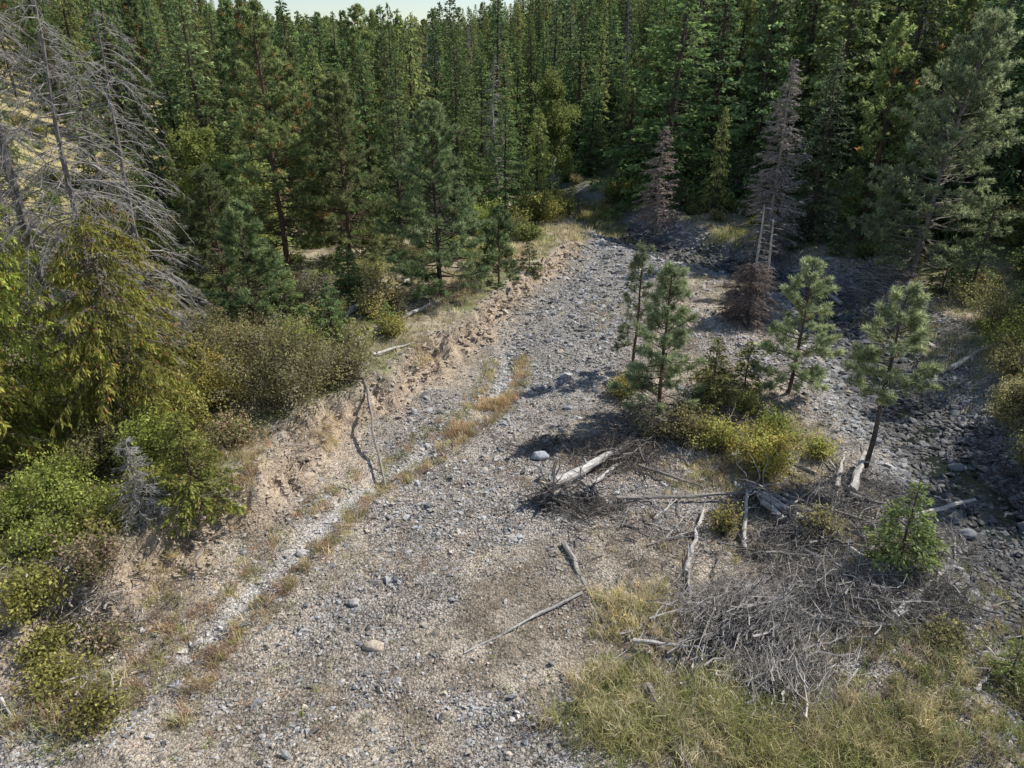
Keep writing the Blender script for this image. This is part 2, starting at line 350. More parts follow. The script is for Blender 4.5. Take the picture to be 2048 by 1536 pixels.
def pine(Hh,R0,seed,cb=.2,dens=8,p=.6,elo=-.15,ehi=.8,curve=.22,ts=.30,nn=20,nl=.24,nw=.028,inner=(.03,.05,.02),outer=(.10,.14,.05),tip=(.12,.06,.02),tipf=.0,bark=(.14,.09,.065),dead=.0,lean=(0,0),prof=None,trunkr=.012):
    rs=np.random.RandomState(seed);mb=MB();bark=A(bark)
    zz=np.linspace(0,1,10);wob=np.cumsum(rs.randn(10,2)*.05,0)*Hh/12
    ax=lambda t:np.stack([np.interp(t,zz,wob[:,0])+lean[0]*t**1.3,np.interp(t,zz,wob[:,1])+lean[1]*t**1.3,t*Hh],-1)
    mb.tube(ax(zz),Hh*trunkr*(1-zz)**.8+.015,8,bark,0,.08,rs)
    nbr=int(Hh*(1-cb)*dens);t=(np.arange(nbr)+rs.rand(nbr))/nbr
    sh=(1-t)**p*sst(-.25,.2,t)
    L=R0*sh*(.5+.7*rs.rand(nbr))+.18
    az=rs.rand(nbr)*6.283;el=lerp(elo,ehi,t)+rs.randn(nbr)*.15
    B=ax(cb+(1-cb)*t);hd=np.stack([np.cos(az),np.sin(az),0*az],1);sd=np.stack([-np.sin(az),np.cos(az),0*az],1);up=A([0,0,1.])
    def pos(i,s): return B[i]+hd[i]*(L[i]*s*np.cos(el[i]))[:,None]+up*(L[i]*(s*np.sin(el[i])+curve*(s*s-.6*s)))[:,None]
    ids=np.arange(nbr)
    for s0,s1 in ((0,.33),(.33,.66),(.66,1)):
        mb.sticks(pos(ids,np.full(nbr,s0)),pos(ids,np.full(nbr,s1)),.008+.014*L*(1-s0),.006+.014*L*(1-s1),bark*.8,0)
    m=np.maximum(3,np.ceil(L/ts*1.6)).astype(int);i=np.repeat(ids,m);n=len(i);s=.25+.75*rs.rand(n)**.7
    P=pos(i,s);T=hd[i]*np.cos(el[i])[:,None]+up*(np.sin(el[i])+curve*(2*s-.6))[:,None]
    sg=rs.randn(n)*.8
    td=nrm(T+sd[i]*sg[:,None]+up*(.25+.3*rs.randn(n))[:,None]);tl=(.35*L[i]*(1.1-s)+.08)*(.4+.8*rs.rand(n))
    E=P+td*tl[:,None]
    mb.sticks(P,E,.012,.006,bark*.7,0)
    live=rs.rand(n)>dead*(1-t[i])*2
    E,td,i,s=E[live],td[live],i[live],s[live];n=len(E)
    cl=(.6+.8*rs.rand(n))
    tp=(rs.rand(n)<tipf)
    j=np.repeat(np.arange(n),nn);M=len(j)
    D=nrm(td[j]*.75+rs.randn(M,3)*.62)
    PP=E[j]-td[j]*(rs.rand(M)*.14)[:,None]
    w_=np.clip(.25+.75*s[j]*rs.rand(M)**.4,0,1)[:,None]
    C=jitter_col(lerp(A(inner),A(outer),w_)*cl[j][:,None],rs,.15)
    C=np.where(tp[j][:,None],A(tip)*(.6+.8*rs.rand(M,1)),C)
    mb.blades(PP,D,nl*(.7+.5*rs.rand(M)),nw,C,1,rs)
    return mb
def dead_tree(Hh,R0,seed,cb=.15,dens=9,p=.5,elo=-.1,ehi=.2,droop=.55,col=(.30,.28,.26),trunkc=(.22,.19,.17),tw=3.0,hang=.7,p_tw=.012,lean=(0,0),trunkr=.011,moss=0,taper=.8):
    rs=np.random.RandomState(seed);mb=MB();col=A(col)
    zz=np.linspace(0,1,10);wob=np.cumsum(rs.randn(10,2)*.05,0)*Hh/12
    ax=lambda t:np.stack([np.interp(t,zz,wob[:,0])+lean[0]*t,np.interp(t,zz,wob[:,1])+lean[1]*t,t*Hh],-1)
    mb.tube(ax(zz),Hh*trunkr*(1-zz)**taper+.015,8,A(trunkc),0,.08,rs)
    nbr=int(Hh*(1-cb)*dens);t=(np.arange(nbr)+rs.rand(nbr))/nbr
    L=R0*(1-t)**p*(.35+.8*rs.rand(nbr))+.15
    az=rs.rand(nbr)*6.283;el=lerp(elo,ehi,t)+rs.randn(nbr)*.2;dr=droop*(.5+.9*rs.rand(nbr))
    B=ax(cb+(1-cb)*t);hd=np.stack([np.cos(az),np.sin(az),0*az],1);sd=np.stack([-np.sin(az),np.cos(az),0*az],1);up=A([0,0,1.])
    def pos(i,s): return B[i]+hd[i]*(L[i]*s*np.cos(el[i]))[:,None]+sd[i]*(L[i]*.18*np.sin(s*5+az[i]*3))[:,None]*s[:,None]+up*(L[i]*(s*np.sin(el[i])-dr[i]*s*s))[:,None]
    ids=np.arange(nbr);S=np.linspace(0,1,5)
    for a_,b_ in zip(S[:-1],S[1:]):
        mb.sticks(pos(ids,np.full(nbr,a_)),pos(ids,np.full(nbr,b_)),.006+.008*L*(1-a_),.004+.008*L*(1-b_),np.repeat(col[None]*(.5+.7*rs.rand(nbr,1)),1,0),0)
    m=np.maximum(1,np.ceil(L*tw)).astype(int);i=np.repeat(ids,m);n=len(i);s=.2+.8*rs.rand(n)
    P=pos(i,s);td=nrm(hd[i]*.8+sd[i]*rs.randn(n,1)*.9+up*(-hang*rs.rand(n))[:,None]);tl=(.3*L[i]*(1.1-s)+.15)*(.5+rs.rand(n))
    Q=P+td*tl[:,None]*.5;E=Q+nrm(td-up*hang*.8+rs.randn(n,3)*.25)*tl[:,None]*.5
    cc=col[None]*(.5+.8*rs.rand(n,1))
    mb.sticks(P,Q,p_tw,p_tw*.7,cc,0);mb.sticks(Q,E,p_tw*.7,p_tw*.35,cc,0)
    k=2;ii=np.repeat(np.arange(n),k);PP=lerp(P[ii],E[ii],rs.rand(n*k,1));dd=nrm(td[ii]+rs.randn(n*k,3)*.7-up*hang*.3)
    mb.sticks(PP,PP+dd*(.10+.18*rs.rand(n*k,1)),p_tw*.5,p_tw*.3,cc[ii]*.95,0)
    if moss>0:
        k=int(n*moss);ii=rs.randint(0,n,k);mb.blades(lerp(P[ii],E[ii],rs.rand(k,1)),nrm(rs.randn(k,3)-up*1.2),.16,.05,A([[.17,.15,.125]])*(.5+rs.rand(k,1)),1,rs)
    return mb
def shrub(Rr,Hh,seed,inner=(.04,.055,.015),outer=(.16,.19,.045),nst=26,nleaf=5000,ll=.10,lw=.065,alt=None,altf=0,twig=(.20,.16,.125),open_=.16):
    rs=np.random.RandomState(seed);mb=MB();an=rs.rand(nst)*6.283;rr=Rr*np.sqrt(rs.rand(nst))*.8;hh=Hh*(1-.45*(rr/Rr)**2)*(.5+.6*rs.rand(nst))
    b=np.stack([np.cos(an)*rr*.25,np.sin(an)*rr*.25,0*an-.05],1);e=np.stack([np.cos(an)*rr*1.1,np.sin(an)*rr*1.1,hh],1);mid=lerp(b,e,.5)+np.stack([0*an,0*an,hh*.15],1)
    mb.sticks(b,mid,.025,.018,A(twig),0);mb.sticks(mid,e,.018,.006,A(twig),0)
    k=nst*7;i=rs.randint(0,nst,k);q=.25+.75*rs.rand(k,1);P=np.where(q<.5,lerp(b[i],mid[i],q*2),lerp(mid[i],e[i],q*2-1))
    c=P+rs.randn(k,3)*A([.5,.5,.4])*Rr*.34;c[:,2]=np.abs(c[:,2]);mb.sticks(P,c,.01,.004,A(twig)*.9,0)
    j=rs.randint(0,k,nleaf);LP=c[j]+rs.randn(nleaf,3)*open_*max(1,Rr*.5);LP[:,2]=np.abs(LP[:,2])+.02
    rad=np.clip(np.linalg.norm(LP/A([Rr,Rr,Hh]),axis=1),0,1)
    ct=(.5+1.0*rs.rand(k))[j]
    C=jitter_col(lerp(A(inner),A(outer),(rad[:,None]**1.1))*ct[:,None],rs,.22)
    if alt is not None:
        cm=(rs.rand(k)<altf)[j];C=np.where(cm[:,None],A(alt)*(.6+.8*rs.rand(nleaf,1)),C)
    mb.blades(LP,rs.randn(nleaf,3)+A([0,0,.3]),ll*(.6+.8*rs.rand(nleaf)),lw*(.7+.6*rs.rand(nleaf)),C,1,rs)
    return mb
def broadleaf(Hh,Rr,seed,inner=(.05,.07,.02),outer=(.15,.18,.045),nleaf=16000,ll=.2,lw=.15,bark=(.3,.28,.25)):
    rs=np.random.RandomState(seed);mb=MB();zz=np.linspace(0,1,7);ax=np.stack([np.cumsum(rs.randn(7)*.1),np.cumsum(rs.randn(7)*.1),zz*Hh*.9],1)
    mb.tube(ax,Hh*.012*(1-zz)+.03,7,A(bark),0,.05,rs)
    k=46;t=.15+.85*rs.rand(k);P=np.stack([np.interp(t,zz,ax[:,0]),np.interp(t,zz,ax[:,1]),t*Hh*.9],1)
    an=rs.rand(k)*6.283;L=Rr*(.4+.7*rs.rand(k))*np.sqrt(np.clip(1.15-t,0.1,1));E=P+np.stack([np.cos(an)*L,np.sin(an)*L,L*(.3+.5*rs.rand(k))],1)
    mb.sticks(P,E,.05,.015,A(bark),0)
    kk=k*8;i=rs.randint(0,k,kk);c=lerp(P[i],E[i],.35+.65*rs.rand(kk,1))+rs.randn(kk,3)*.28*Rr*.4
    j=rs.randint(0,kk,nleaf);LP=c[j]+rs.randn(nleaf,3)*.22
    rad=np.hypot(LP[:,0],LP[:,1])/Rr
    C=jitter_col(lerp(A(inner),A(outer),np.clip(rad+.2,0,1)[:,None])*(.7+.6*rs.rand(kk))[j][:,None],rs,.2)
    mb.blades(LP,rs.randn(nleaf,3),ll*(.6+.8*rs.rand(nleaf)),lw,C,1,rs);return mb
def put(mb,name,x,y,mats=(0,),dz=-.05,rot=None):
    o=mb.obj(name,[BARK,FOL] if mats==(0,) else list(mats),(x,y,h1(x,y)+dz))
    if rot is not None:o.rotation_euler=(0,0,rot)
    return o
WL=(BARK,LEAF);DW=(WOOD,LEAF)
YG=dict(inner=(.08,.09,.025),outer=(.20,.20,.045))
SM=dict(bl=.19,bw=.07,sp=.065,K=4)
PG=dict(inner=(.05,.063,.033),outer=(.09,.104,.055))
# --- named trees on and around the bar (colours here are base values, gained in the needle material)
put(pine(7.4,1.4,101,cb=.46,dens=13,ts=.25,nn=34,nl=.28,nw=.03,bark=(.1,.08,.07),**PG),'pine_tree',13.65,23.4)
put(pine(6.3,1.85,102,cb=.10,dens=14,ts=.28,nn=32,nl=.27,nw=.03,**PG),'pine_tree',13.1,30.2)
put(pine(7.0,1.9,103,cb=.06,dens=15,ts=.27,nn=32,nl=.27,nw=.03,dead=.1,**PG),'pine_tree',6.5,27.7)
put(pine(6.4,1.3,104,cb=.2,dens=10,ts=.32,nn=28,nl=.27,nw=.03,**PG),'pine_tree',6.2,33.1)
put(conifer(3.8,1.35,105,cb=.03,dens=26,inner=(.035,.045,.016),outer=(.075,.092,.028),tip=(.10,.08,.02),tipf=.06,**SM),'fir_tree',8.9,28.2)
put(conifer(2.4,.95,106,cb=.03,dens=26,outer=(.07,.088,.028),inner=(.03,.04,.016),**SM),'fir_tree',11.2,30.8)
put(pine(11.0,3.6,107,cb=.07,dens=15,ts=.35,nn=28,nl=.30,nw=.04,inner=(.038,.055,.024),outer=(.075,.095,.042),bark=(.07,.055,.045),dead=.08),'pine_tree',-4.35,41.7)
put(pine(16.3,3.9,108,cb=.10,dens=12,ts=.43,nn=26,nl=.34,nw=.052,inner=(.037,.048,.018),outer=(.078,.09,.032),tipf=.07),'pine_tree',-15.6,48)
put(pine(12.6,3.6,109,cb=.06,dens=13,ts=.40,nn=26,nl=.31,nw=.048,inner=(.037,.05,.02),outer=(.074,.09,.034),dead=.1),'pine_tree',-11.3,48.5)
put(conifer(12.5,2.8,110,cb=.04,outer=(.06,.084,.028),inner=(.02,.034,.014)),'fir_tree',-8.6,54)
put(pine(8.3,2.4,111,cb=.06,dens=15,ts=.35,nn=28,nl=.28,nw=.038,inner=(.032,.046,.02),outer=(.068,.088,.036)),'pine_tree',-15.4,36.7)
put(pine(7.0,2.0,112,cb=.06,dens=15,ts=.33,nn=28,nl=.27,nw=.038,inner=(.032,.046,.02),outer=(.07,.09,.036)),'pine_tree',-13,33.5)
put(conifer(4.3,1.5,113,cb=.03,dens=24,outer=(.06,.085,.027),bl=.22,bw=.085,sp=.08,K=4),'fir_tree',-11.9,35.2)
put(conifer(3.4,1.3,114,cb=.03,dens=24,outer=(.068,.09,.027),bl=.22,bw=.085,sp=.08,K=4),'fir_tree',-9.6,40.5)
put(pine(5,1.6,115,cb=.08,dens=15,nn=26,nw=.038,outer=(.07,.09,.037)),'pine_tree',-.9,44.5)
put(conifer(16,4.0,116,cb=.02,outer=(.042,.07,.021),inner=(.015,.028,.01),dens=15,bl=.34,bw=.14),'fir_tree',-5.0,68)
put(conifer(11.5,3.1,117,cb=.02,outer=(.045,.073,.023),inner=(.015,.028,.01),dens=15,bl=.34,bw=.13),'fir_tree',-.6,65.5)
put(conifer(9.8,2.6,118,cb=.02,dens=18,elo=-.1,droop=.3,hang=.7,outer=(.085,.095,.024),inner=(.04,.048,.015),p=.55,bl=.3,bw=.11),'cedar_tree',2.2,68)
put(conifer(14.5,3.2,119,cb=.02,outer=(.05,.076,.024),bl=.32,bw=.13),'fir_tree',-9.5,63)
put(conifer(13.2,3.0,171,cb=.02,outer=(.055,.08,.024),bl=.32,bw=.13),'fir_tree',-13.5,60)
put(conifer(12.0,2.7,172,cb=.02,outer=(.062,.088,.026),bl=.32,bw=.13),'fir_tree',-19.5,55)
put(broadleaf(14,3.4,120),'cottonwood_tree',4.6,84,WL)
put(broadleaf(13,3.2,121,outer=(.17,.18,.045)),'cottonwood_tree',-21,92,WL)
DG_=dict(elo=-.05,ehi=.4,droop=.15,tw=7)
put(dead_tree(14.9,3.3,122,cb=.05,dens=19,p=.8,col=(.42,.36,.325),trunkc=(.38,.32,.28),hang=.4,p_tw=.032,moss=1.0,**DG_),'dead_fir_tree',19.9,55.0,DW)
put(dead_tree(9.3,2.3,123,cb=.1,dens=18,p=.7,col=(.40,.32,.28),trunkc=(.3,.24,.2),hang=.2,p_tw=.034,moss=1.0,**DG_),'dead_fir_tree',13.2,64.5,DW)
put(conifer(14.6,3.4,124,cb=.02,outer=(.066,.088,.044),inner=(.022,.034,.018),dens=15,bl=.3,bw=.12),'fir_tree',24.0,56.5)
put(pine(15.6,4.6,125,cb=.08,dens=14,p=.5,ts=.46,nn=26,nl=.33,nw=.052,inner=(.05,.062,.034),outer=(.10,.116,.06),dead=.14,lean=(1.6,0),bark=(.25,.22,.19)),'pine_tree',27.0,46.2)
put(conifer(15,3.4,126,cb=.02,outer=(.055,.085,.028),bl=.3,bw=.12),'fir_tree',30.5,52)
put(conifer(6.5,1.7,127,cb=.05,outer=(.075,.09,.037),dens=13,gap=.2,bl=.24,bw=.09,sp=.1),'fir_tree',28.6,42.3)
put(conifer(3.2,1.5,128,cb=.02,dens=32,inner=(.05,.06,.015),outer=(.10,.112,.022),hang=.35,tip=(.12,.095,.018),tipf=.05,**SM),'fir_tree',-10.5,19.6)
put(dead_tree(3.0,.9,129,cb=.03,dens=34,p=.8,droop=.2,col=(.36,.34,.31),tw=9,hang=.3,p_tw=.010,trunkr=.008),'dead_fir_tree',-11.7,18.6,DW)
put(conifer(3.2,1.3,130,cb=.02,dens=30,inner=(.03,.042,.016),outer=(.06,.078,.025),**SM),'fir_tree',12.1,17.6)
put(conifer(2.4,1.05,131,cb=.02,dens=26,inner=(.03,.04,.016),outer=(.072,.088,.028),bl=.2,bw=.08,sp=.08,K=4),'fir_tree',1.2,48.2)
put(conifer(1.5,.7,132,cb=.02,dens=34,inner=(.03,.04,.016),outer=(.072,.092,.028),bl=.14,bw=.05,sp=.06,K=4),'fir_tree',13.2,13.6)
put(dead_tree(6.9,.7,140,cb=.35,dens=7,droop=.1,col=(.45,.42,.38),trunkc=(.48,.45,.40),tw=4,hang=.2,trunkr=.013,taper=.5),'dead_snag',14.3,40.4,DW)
put(dead_tree(6.2,.6,141,cb=.35,dens=6,droop=.1,col=(.45,.42,.38),trunkc=(.48,.45,.40),tw=4,hang=.2,trunkr=.013,taper=.5),'dead_snag',14.9,40.0,DW)
put(dead_tree(3.4,2.6,142,cb=.02,dens=60,p=.45,elo=.1,ehi=.7,droop=.45,col=(.27,.215,.18),trunkc=(.2,.15,.12),tw=7,hang=.4,p_tw=.022,moss=.6),'dead_bush',14.0,40.0,DW)
# left cedars and grey snags
CED=dict(cb=.02,p=.5,elo=-.15,ehi=.35,droop=.38,hang=.85,bl=.25,bw=.08,sp=.075,K=5,inner=(.042,.052,.013),outer=(.115,.13,.022),tip=(.13,.07,.018),tipf=.05,bark=(.16,.12,.09))
put(conifer(10.4,3.8,150,dens=19,**CED),'cedar_tree',-19.0,24.0)
put(conifer(8.4,3.5,151,dens=19,**CED),'cedar_tree',-14.6,23.8)
put(conifer(8.6,3.2,152,dens=18,**CED),'cedar_tree',-16.8,29.0)
put(conifer(7.0,2.9,153,dens=19,**CED),'cedar_tree',-18.2,20.6)
GS=dict(dens=11,p=.35,droop=.75,col=(.33,.305,.28),trunkc=(.24,.215,.195),tw=4.5,hang=.9,p_tw=.011,cb=.2,trunkr=.010)
put(dead_tree(21,3.6,160,**GS),'dead_conifer',-18.2,26.5,DW)
put(dead_tree(19.5,3.2,161,lean=(-1,0),**GS),'dead_conifer',-20.6,28.6,DW)
put(dead_tree(15.5,4.2,162,lean=(.6,0),**GS),'dead_conifer',-16.5,26.2,DW)
put(dead_tree(20,3.2,163,**GS),'dead_conifer',-22.3,27.0,DW)
put(dead_tree(15,3.6,164,lean=(.4,0),**GS),'dead_conifer',-16.4,30.5,DW)
# shrubs
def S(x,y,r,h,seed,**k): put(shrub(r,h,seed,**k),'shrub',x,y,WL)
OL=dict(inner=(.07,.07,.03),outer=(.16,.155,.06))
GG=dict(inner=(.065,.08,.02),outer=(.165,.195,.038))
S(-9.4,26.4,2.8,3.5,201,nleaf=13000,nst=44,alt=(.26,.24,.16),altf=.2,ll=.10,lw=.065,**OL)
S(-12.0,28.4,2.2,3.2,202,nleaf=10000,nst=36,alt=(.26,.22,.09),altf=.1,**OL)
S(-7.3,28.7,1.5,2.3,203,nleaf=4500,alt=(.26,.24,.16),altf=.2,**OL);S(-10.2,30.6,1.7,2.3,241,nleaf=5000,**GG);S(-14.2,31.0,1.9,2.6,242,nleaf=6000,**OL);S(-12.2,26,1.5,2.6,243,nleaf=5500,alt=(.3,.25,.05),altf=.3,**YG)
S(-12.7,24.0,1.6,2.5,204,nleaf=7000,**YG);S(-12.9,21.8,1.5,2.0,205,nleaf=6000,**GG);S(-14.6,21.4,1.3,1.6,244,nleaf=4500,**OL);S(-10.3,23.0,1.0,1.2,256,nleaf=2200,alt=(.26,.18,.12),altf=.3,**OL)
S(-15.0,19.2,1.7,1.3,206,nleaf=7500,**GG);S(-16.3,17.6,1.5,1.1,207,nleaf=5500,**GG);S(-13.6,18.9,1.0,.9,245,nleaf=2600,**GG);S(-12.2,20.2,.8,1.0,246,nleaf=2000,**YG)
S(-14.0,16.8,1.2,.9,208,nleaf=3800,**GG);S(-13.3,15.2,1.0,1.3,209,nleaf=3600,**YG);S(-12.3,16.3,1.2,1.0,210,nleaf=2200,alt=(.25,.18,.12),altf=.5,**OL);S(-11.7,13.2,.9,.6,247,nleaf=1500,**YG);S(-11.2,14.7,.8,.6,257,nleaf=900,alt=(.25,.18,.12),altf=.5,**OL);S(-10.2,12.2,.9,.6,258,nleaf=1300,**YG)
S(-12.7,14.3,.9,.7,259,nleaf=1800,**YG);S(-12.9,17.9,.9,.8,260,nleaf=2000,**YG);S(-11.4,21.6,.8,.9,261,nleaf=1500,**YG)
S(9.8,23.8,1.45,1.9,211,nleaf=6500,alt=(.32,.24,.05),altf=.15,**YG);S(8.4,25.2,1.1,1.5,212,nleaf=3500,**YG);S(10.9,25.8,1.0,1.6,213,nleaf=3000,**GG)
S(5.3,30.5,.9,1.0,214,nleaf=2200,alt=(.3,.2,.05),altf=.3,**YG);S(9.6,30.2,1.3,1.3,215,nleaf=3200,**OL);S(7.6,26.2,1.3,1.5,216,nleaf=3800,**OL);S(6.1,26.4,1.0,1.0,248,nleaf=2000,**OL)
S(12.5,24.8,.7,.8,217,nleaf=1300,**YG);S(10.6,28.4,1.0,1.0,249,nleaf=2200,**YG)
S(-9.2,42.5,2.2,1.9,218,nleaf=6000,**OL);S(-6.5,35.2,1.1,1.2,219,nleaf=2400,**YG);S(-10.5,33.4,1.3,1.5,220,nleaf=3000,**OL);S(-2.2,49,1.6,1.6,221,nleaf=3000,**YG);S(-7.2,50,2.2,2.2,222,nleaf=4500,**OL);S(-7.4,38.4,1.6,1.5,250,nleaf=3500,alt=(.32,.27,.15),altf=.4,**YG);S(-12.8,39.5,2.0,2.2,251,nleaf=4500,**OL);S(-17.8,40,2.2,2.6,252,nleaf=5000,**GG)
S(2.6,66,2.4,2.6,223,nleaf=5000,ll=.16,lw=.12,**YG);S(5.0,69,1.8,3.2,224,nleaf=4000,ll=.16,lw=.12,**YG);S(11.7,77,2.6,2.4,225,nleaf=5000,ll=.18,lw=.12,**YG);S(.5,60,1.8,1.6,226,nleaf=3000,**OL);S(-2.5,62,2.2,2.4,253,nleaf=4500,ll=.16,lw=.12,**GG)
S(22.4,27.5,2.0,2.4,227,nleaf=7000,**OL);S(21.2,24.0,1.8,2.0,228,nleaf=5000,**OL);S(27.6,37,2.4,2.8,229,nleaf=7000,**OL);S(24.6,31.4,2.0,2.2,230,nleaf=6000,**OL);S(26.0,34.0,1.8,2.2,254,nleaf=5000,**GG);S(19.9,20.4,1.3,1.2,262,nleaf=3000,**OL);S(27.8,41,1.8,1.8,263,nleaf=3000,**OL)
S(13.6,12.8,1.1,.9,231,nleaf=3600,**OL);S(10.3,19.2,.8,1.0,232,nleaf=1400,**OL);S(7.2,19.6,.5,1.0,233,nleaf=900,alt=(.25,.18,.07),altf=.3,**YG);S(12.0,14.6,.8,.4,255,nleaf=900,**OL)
put(broadleaf(8.6,3.2,234,outer=(.20,.22,.05),nleaf=14000),'aspen_tree',-27,64,WL);put(broadleaf(8,2.8,235,outer=(.19,.21,.05),nleaf=11000),'aspen_tree',-23,60,WL)
put(broadleaf(6.5,2.6,236,outer=(.17,.19,.05),nleaf=10000),'aspen_tree',-19,53,WL)
# ------------------------------------------------------------------ forest (instanced)
def protos(fn,specs,mats,nm): return [fn(**s).mesh(nm,mats) for s in specs]
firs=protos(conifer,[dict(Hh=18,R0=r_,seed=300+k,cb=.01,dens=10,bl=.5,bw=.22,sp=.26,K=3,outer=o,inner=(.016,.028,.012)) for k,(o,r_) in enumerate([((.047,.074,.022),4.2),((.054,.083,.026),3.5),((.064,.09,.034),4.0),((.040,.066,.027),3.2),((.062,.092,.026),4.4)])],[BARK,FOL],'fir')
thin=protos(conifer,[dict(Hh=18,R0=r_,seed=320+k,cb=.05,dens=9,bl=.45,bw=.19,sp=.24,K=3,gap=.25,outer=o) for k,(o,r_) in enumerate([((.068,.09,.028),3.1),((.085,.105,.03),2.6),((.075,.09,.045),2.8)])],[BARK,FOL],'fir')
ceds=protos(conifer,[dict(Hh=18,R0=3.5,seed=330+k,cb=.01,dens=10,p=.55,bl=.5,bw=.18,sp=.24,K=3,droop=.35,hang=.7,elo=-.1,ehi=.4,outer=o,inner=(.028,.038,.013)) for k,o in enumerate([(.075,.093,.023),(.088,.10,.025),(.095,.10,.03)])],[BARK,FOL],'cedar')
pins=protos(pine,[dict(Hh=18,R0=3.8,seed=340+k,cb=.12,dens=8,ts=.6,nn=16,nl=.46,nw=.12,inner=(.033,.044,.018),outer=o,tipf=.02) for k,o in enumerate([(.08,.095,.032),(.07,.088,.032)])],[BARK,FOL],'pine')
dds=[dead_tree(18,2.4,350+k,cb=.1,dens=10,p=.7,droop=.2,tw=5,p_tw=.03,col=(.36,.33,.30),trunkc=(.34,.31,.28)).mesh('dead_fir',[WOOD,LEAF]) for k in range(2)]
FE=bpy.data.objects.new('conifer_forest',None);COL.objects.link(FE)
rs=np.random.RandomState(77);cnt=0
rxY=[0,20,33.5,41,48.5,56,62,71,90,110,2000];rxX=[24,24,28.5,31,29,26.5,22.5,15.5,10,6,-400]
def plant(x,y,sc,kind):
    global cnt
    pool={'f':firs,'t':thin,'c':ceds,'p':pins,'d':dds}[kind]
    me=pool[rs.randint(len(pool))]
    o=bpy.data.objects.new(me.name.split('.')[0],me);o.parent=FE
    o.location=(x,y,h1(x,y)-.2);s_=sc*(.75+.5*rs.rand());o.scale=(s_,s_,sc);o.rotation_euler=(rs.randn()*.025,rs.randn()*.025,rs.rand()*6.28)
    COL.objects.link(o);cnt+=1
def scatter(y0,y1,sp,wide=.78,off=18):
    y=y0
    while y<y1:
        lim=y*wide+off
        for x in np.arange(-lim,lim,sp):
            px=x+rs.randn()*sp*.36;py=y+rs.randn()*sp*.36
            right=px>np.interp(py,rxY,rxX)
            dk1=float(pdist(A([px]),A([py]),CREEK)[0])
            if dk1<6 : continue
            inner=(px<np.interp(py,bY,bX)-9) and 40<py<=69 and px<-17
            lft=(py>69 and px<8-(py-69)*.4) or (px<-30 and py<52) or (px<-42)
            if not(right or lft or inner or py>95): continue
            if not right and px<-38 and py<150 and rs.rand()<.45: continue
            if inner and not lft and rs.rand()<.68: continue
            if rs.rand()<.12: continue
            gapw=(-.30<px/py<-.08)
            r_=rs.rand();u_=rs.rand()
            if right:
                hh=(9+15*u_**.8) if py>36 else (10+5*u_)
                kind='f' if r_<.46 else 'c' if r_<.70 else 't' if r_<.88 else 'p' if r_<.965 else 'd'
            else:
                hh=7+15*u_**.8;kind='f' if r_<.36 else 't' if r_<.58 else 'p' if r_<.78 else 'c' if r_<.97 else 'd'
                if inner and not lft: hh=5+7*rs.rand()
            if gapw:
                top=15.5+.030*py+ (rs.rand()-.6)*5
                hh=min(hh+7,max(8,top-h1(px,py)))
            plant(px,py,hh/18,kind)
        y+=sp*.9
scatter(14,69,5.2);scatter(69,125,5.0);scatter(125,230,7.0);scatter(230,480,10.5,.74,5);scatter(480,800,15,.5,0)
# undergrowth at the forest edge
UE=bpy.data.objects.new('undergrowth',None);COL.objects.link(UE)
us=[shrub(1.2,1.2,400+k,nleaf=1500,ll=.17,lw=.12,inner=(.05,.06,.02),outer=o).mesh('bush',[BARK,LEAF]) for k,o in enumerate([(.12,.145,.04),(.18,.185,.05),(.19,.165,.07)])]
fs=[conifer(2.5,1.0,410+k,cb=.02,dens=20,sp=.1,bl=.25,bw=.1,outer=(.065,.09,.028)).mesh('young_fir',[BARK,FOL]) for k in range(2)]
for k in range(850):
    y=16+80*rs.rand();x=(rs.rand()*2-1)*(y*.78+2)
    bx=np.interp(y,bY,bX);ok=(x<bx-2.5 and y>27) or x>np.interp(y,rxY,rxX)-3.5
    if not ok or (x<0 and rs.rand()<.35): continue
    me=us[rs.randint(3)] if rs.rand()<.75 else fs[rs.randint(2)]
    o=bpy.data.objects.new(me.name.split('.')[0],me);o.parent=UE;o.location=(x,y,h1(x,y)-.05);s_=.5+.9*rs.rand();o.scale=(s_,s_,s_);o.rotation_euler=(0,0,rs.rand()*6.28);COL.objects.link(o)
# ------------------------------------------------------------------ logs & driftwood
GW=A([.48,.45,.41]);DWc=A([.29,.26,.225])
def log(p0,p1,r,col=GW,seed=0,z0=0,z1=0,stubs=5,name='driftwood_log',taper=.5,branches=0):
    rs=np.random.RandomState(seed+900);mb=MB();n=9;t=np.linspace(0,1,n)
    a=A([p0[0],p0[1],h1(*p0)+r*.8+z0]);b=A([p1[0],p1[1],h1(*p1)+r*.5+z1])
    pts=lerp(a,b,t[:,None]);Ln=np.linalg.norm(b-a);pts[1:-1]+=rs.randn(n-2,3)*A([1,1,.4])*Ln*.008
    loc=A([p0[0],p0[1],0]);pts=pts-loc
    mb.tube(pts,r*(1-(1-taper)*t),9,col,0,.12,rs)
    for k in range(stubs+branches):
        q=rs.rand();P=lerp(pts[0],pts[-1],q);D=rs.randn(3);D[2]=abs(D[2])*.6;D/=np.linalg.norm(D)
        l=(.15+.35*rs.rand()) if k<stubs else (.6+.9*rs.rand());m_=P+D*l*.6+rs.randn(3)*.04;e=P+D*l+rs.randn(3)*.12*l
        mb.tube([P,m_,e],[r*.28,r*.18,r*.06],5,col*.9,0,.1,rs)
    mb.obj(name,[WOOD],tuple(loc));
